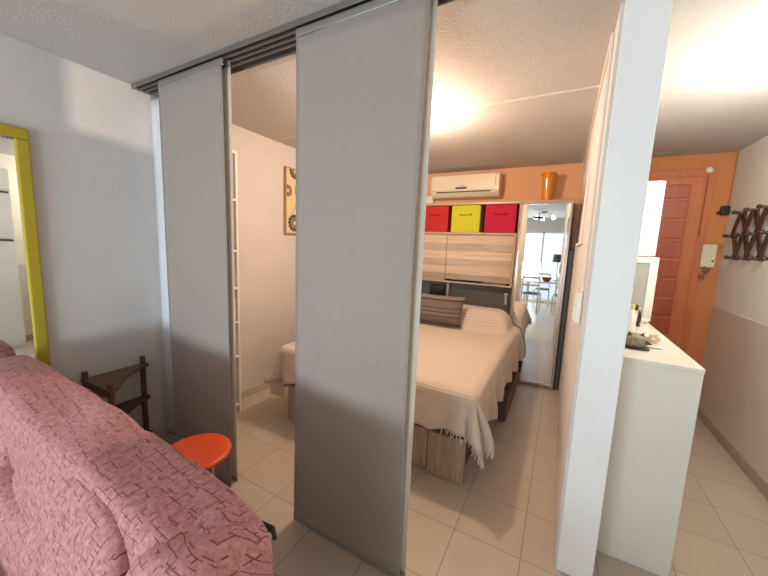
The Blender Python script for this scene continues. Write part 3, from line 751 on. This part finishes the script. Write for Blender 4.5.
MB().lathe([(.01, 0), (.032, .001), (.042, .02), (.044, .03), (.04, .03), (.034, .012), (.005, .01)], (.535, 2.86, T), 24).build('bowl', mat('white_glaze', '#e8e4dc', rough=.3), r, smooth=True)
r = empty('bottle', (.405, 2.46, T), 'white bottle half hidden by the pillar on the dresser', 'bottle')
MB().lathe([(.01, 0), (.028, .001), (.03, .02), (.03, .11), (.016, .135), (.015, .145)], (.405, 2.46, T), 24).build('body', mat('white_glaze', '#e8e4dc', rough=.3), r, smooth=True)
MB().cyl((.405, 2.46, T+.145), (.405, 2.46, T+.175), .017, .015, 16).build('cap', mat('cream_glaze', '#d7c183', rough=.4), r)

# ------------------------------------------------------------------ hall wall things
M_RACK = wood('dark_rack_wood', '#3c241a', '#54352a', 'z', 6, .45)
r = empty('coat_rack', (XR-.02, 3.5, 1.5), 'dark wooden accordion coat rack on the right hall wall', 'coat rack')
yk = [3.84-.20*k for k in range(6)]; zt, zm, zb = 1.885, 1.695, 1.51
ym_ = [3.84+.10-.20*k for k in range(7)]
xi, xo = XR-.018, XR-.034
n1 = Vector((1, 0, 0))
for k in range(6):
    # every slat runs over two cells: top k -> mid -> bottom k+1, and bottom k -> mid -> top k+1
    if k < 5:
        MB().bar((xi, yk[k], zt), (xi, yk[k+1], zb), .05, .013, n1).build('slat', M_RACK, r, bevel=.004)
        MB().bar((xo, yk[k], zb), (xo, yk[k+1], zt), .05, .013, n1).build('slat', M_RACK, r, bevel=.004)
MB().bar((xo, ym_[0], zm), (xo, yk[0], zt), .05, .013, n1).build('slat', M_RACK, r, bevel=.004)
MB().bar((xi, ym_[0]-.001, zm), (xi, yk[0], zb), .05, .013, n1).build('slat', M_RACK, r, bevel=.004)
for (ys, z) in ((yk, zt), (ym_[:6], zm), (yk, zb)):
    for y in ys:
        y = min(y, YB-.03)
        MB().cyl((XR-.0005, y, z), (XR-.07, y, z+.008), .013, .012, 12).sphere((XR-.075, y, z+.009), .017, n=12).build('peg', M_RACK, r, smooth=True)
r = empty('intercom', (1.205, YB, 1.42), 'white intercom box with a coiled cord at the end of the hall', 'intercom')
MB().box(1.148, 1.25, YB-.055, YB-.003, 1.42, 1.635).build('housing', mat('ivory_intercom_plastic', '#d6cfb2', rough=.4), r, bevel=.006)
MB().cyl((1.23, YB-.054, 1.48), (1.23, YB-.06, 1.48), .008, n=14).build('button', M_DARK, r)
pts = [(1.185+.02*math.sin(t*1.1)+.018*math.cos(t*6), YB-.05+.02*math.sin(t*6), 1.418-.02*t+.02*math.sin(t*3)) for t in [k*.06 for k in range(90)]]
MB().tube(pts, .004, 6).build('cord', mat('taupe_cord', '#8d6a55'), r, smooth=True)
r = empty('door_sensor', (1.11, YB, 2.29), 'small white dome sensor on the orange wall above the door edge', 'sensor')
MB().cyl((1.115, YB-.003, 2.315), (1.115, YB-.035, 2.315), .028, .025, 24).build('base', M_WHITE2, r, bevel=.003)
MB().sphere((1.115, YB-.036, 2.315), .02, (1, .8, 1), 18).build('dome', M_WHITE2, r, smooth=True)
tag(MB().tube([(1.113, YB-.036, 2.276), (1.112, YB-.036, 2.0), (1.112, YB-.036, 1.7)], .004, 6).build('cable', mat('dark_orange_cable', '#8a4626')), 'thin dark cable hanging from the white sensor beside the door', 'cable')
r = empty('doorbell_box', (1.262, YB, 1.9), 'little black box in the hall corner above the coat rack', 'doorbell box')
MB().box(1.235, 1.292, YB-.05, YB-.002, 1.905, 1.985).build('case', M_BLACK, r, bevel=.005)
MB().tube([(1.285, YB-.01, 1.985), (1.288, YB-.008, 2.2), (1.29, YB-.008, ZC-.01)], .0035, 6).build('cable', mat('tan_cable', '#8d6a50'), r)
MB().cyl((1.236, YB-.03, 1.93), (1.21, YB-.03, 1.925), .012, .009, 12).build('plug', M_BLACK, r)
# tall white cabinet on the right wall (seen in the yellow mirror)
r = empty('tall_cabinet', (1.14, 1.0, 0), 'tall white cabinet with dark handle grooves reflected in the yellow mirror', 'cabinet')
MB().box(.99, XR-.014, .55, 1.39, 0, 2.25).build('body', M_WHITE, r, bevel=.003)
for z0_, z1_ in ((.05, 1.39), (1.41, 1.97), (1.99, 2.24)):
    MB().box(.972, .99, .553, 1.387, z0_, z1_).build('door', M_WHITE, r, bevel=.002)
MB().box(.962, .973, .57, 1.37, 1.372, 1.392).box(.962, .973, .57, 1.37, 1.955, 1.973).build('handle', M_BLACK, r)

# ------------------------------------------------------------------ lamps
r = empty('ceiling_lamp', (.90, 2.26, ZC), 'round white glass lamp on the hall ceiling', 'lamp')
MB().lathe([(.02, -.001), (.13, -.001), (.135, -.012), (.13, -.02), (.02, -.021)], (.90, 2.26, ZC), 32).build('base', M_WHITE2, r)
MB().lathe([(.125, -.022), (.12, -.045), (.09, -.07), (.04, -.082), (.004, -.084)], (.90, 2.26, ZC), 32).build('lamp_shade', mat('lit_opal_glass', '#fff2dc', rough=.4, emit=6.), r, smooth=True)
r = empty('ceiling_spotlight', (-1.05, 2.28, ZC), 'small round ceiling spotlight over the bed behind the fabric panel', 'lamp')
MB().cyl((-1.05, 2.28, ZC-.001), (-1.05, 2.28, ZC-.022), .05, n=28).build('base', M_WHITE2, r)
MB().lathe([(.044, -.023), (.046, -.04), (.034, -.065), (.01, -.076)], (-1.05, 2.28, ZC), 24).build('bulb', mat('lit_warm_bulb', '#ffc98a', rough=.4, emit=8.), r, smooth=True)
r = empty('ceiling_fan_light', (-.22, -1.0, ZC), 'chrome ceiling light with white spots over the dining end, reflected in the mirror door', 'lamp')
MB().cyl((-.22, -1.0, ZC-.001), (-.22, -1.0, ZC-.03), .07, n=28).build('base', M_CHROME, r)
for k in range(3):
    a = k*2*PI/3+.4; e = (-.22+.2*math.cos(a), -1+.2*math.sin(a), ZC-.10)
    MB().tube([(-.22, -1, ZC-.03), (-.22+.12*math.cos(a), -1+.12*math.sin(a), ZC-.05), e], .009, 8).build('arm', M_CHROME, r, smooth=True)
    MB().cyl(e, (e[0]+.03*math.cos(a), e[1]+.03*math.sin(a), ZC-.19), .028, .05, 20).build('lamp_shade', mat('opal_spot_glass', '#f4f4f2', rough=.3, emit=2.), r)

# ------------------------------------------------------------------ dining end behind the camera (seen in the mirror door)
r = empty('dining_table', (-.02, -1.75, 0), 'white dining table by the window, reflected in the mirror door', 'table')
MB().box(-.50, .53, -2.15, -1.35, .715, .75).build('table_top', M_WHITE, r, bevel=.005)
for sx in (-.44, .47):
    for sy in (-2.09, -1.41): MB().box(sx-.03, sx+.03, sy-.03, sy+.03, 0, .715).build('leg', M_WHITE, r, bevel=.004)
r = empty('bowl', (-.02, -1.5, .751), 'red bowl on the white dining table, reflected in the mirror door', 'bowl')
MB().lathe([(.03, 0), (.06, .002), (.10, .05), (.13, .11), (.125, .112), (.095, .055), (.05, .012), (.005, .01)], (-.02, -1.5, .751), 32).build('body', mat('red_glaze', '#a5261f', rough=.35), r, smooth=True)
r = empty('table_lamp', (.22, -2.0, .751), 'table lamp with a dark grey shade beside the red bowl', 'lamp')
MB().lathe([(.02, 0), (.08, .001), (.08, .015), (.015, .025), (.012, .5), (.006, .51)], (.22, -2.0, .751), 24).build('stand', M_CHROME, r, smooth=True)
MB().cyl((.22, -2.0, 1.25), (.22, -2.0, 1.46), .14, .12, 28, cap=False).build('lamp_shade', mat('dark_grey_shade', '#4b4d50', rough=.7), r, solid=.004)
M_SEAT = mat('navy_seat_pad', '#20283a', rough=.7)
def chair(x, y, rz, label):
    r = empty('dining_chair', (x, y, 0), label, 'chair', 'white dining chairs')
    for sx in (-.19, .19):
        MB().box(x+sx-.016, x+sx+.016, y-.20, y-.168, 0, .44).build('leg', M_WHITE, r, bevel=.003)
        MB().box(x+sx-.016, x+sx+.016, y+.168, y+.20, 0, .92).build('leg', M_WHITE, r, bevel=.003)
    MB().box(x-.21, x+.21, y-.205, y+.205, .44, .462).build('seat', M_WHITE, r, bevel=.006)
    MB().superq((x, y-.01, .476), (.19, .18, .014), 5, 8).build('seat_pad', M_SEAT, r, smooth=True)
    MB().box(x-.175, x+.175, y+.175, y+.195, .84, .91).box(x-.175, x+.175, y+.175, y+.195, .66, .71).build('backrest', M_WHITE, r, bevel=.004)
    r.rotation_euler = (0, 0, rz); return r
chair(-.34, -1.12, .15, 'white dining chair at the table\'s bedroom side, left one in the mirror door')
chair(.36, -1.10, -.1, 'white dining chair at the table\'s bedroom side, right one in the mirror door')
chair(-.1, -2.42, PI, 'white dining chair on the window side of the table, reflected beyond the red bowl')

# ------------------------------------------------------------------ lights
sc = bpy.context.scene
w = bpy.data.worlds.new('sky'); sc.world = w; w.use_nodes = True
bg = w.node_tree.nodes['Background']; bg.inputs['Color'].default_value = (.72, .86, 1., 1); bg.inputs['Strength'].default_value = 1.3
def area(name, loc, rot, sx, sy, power, colr):
    L = bpy.data.lights.new(name, 'AREA'); L.shape = 'RECTANGLE'; L.size = sx; L.size_y = sy; L.energy = power; L.color = colr
    o = bpy.data.objects.new(name, L); col.objects.link(o); o.location = loc; o.rotation_euler = rot; return o
def point(name, loc, power, colr, rad):
    L = bpy.data.lights.new(name, 'POINT'); L.energy = power; L.color = colr; L.shadow_soft_size = rad
    o = bpy.data.objects.new(name, L); col.objects.link(o); o.location = loc; return o
# daylight from the sunlit terrace and from the sky, through the glass doors
area('terrace_daylight', (-1.15, YF-.35, .93), (PI/2, 0, 0), 1.9, .46, 142, (.77, .91, 1.))
area('sky_daylight', ((WX0+WX1)/2, YF-.45, 1.35), (PI/2, 0, 0), 2.8, 1.5, 7, (.8, .9, 1.))
point('bedroom_bulb', (-1.05, 2.28, ZC-.2), 64, (1., .74, .54), .05)
spot_at = Vector((-.25, -.82, ZC-.167)); aim = (Vector((-2.55, 1.06, 2.285))-spot_at).normalized()
up = (Vector((0, 0, 1))-aim*aim.z).normalized(); sd_ = aim.cross(up)
sl = bpy.data.lights.new('added_patch_beam', 'SPOT'); sl.energy = 150; sl.color = (1., .86, .74); sl.spot_size = math.radians(24); sl.spot_blend = .1; sl.shadow_soft_size = .0035  # added beam with no known source, makes the left wall's light patch
so = bpy.data.objects.new('added_patch_beam', sl); col.objects.link(so); so.location = spot_at
so.rotation_euler = aim.to_track_quat('-Z', 'Y').to_euler()
tw, th, tlen = .25*math.tan(math.radians(3.3)), .25*math.tan(math.radians(3.8)), .25
tb = MB(); rot_ = Matrix((aim, sd_, up)).transposed(); mid = spot_at+aim*(tlen/2-.005)
for k in (-1, 1):
    tb.obox(mid+sd_*k*(tw+.002), (tlen+.01, .004, 2*th+.008), rot_); tb.obox(mid+up*k*(th+.002), (tlen+.01, 2*tw+.008, .004), rot_)
spot = bpy.data.objects['ceiling_fan_light']
tb.build('added_beam_tube', mat('matt_black_metal', '#131313', rough=.7), spot)  # added tube and stem, shaping the beam into a rectangle
MB().tube([spot_at+up*(th+.004)+aim*.1, (spot_at.x+aim.x*.1, spot_at.y+aim.y*.1, ZC-.001)], .007, 8).build('added_tube_stem', M_CHROME, spot)
point('hall_bulb', (.90, 2.26, ZC-.2), 36, (1., .95, .86), .08)

# ------------------------------------------------------------------ camera (solved from the tile grid and the room's edges)
f, yaw, pit, rol = 324.516, .496473884, .129403614, -.0404059883
cy, sy, cp, sp_ = math.cos(yaw), math.sin(yaw), math.cos(pit), math.sin(pit)
fw_ = Vector((-sy*cp, cy*cp, -sp_)); rt0 = Vector((cy, sy, 0)); dn = fw_.cross(rt0)
rgt = rt0*math.cos(rol)+dn*math.sin(rol); dwn = -rt0*math.sin(rol)+dn*math.cos(rol)
cam = bpy.data.cameras.new('camera'); co = bpy.data.objects.new('camera', cam); col.objects.link(co)
cam.sensor_fit = 'HORIZONTAL'; cam.sensor_width = 36; cam.lens = f*36/768; cam.clip_start = .02
M = Matrix((rgt, -dwn, -fw_)).transposed().to_4x4(); M.translation = (0, 0, 1.5)
co.matrix_world = M
sc.camera = co
sc.view_settings.view_transform = 'Standard'; sc.view_settings.look = 'None'
sc.view_settings.gamma = 1; sc.view_settings.exposure = 0
sc.view_settings.use_curve_mapping = False
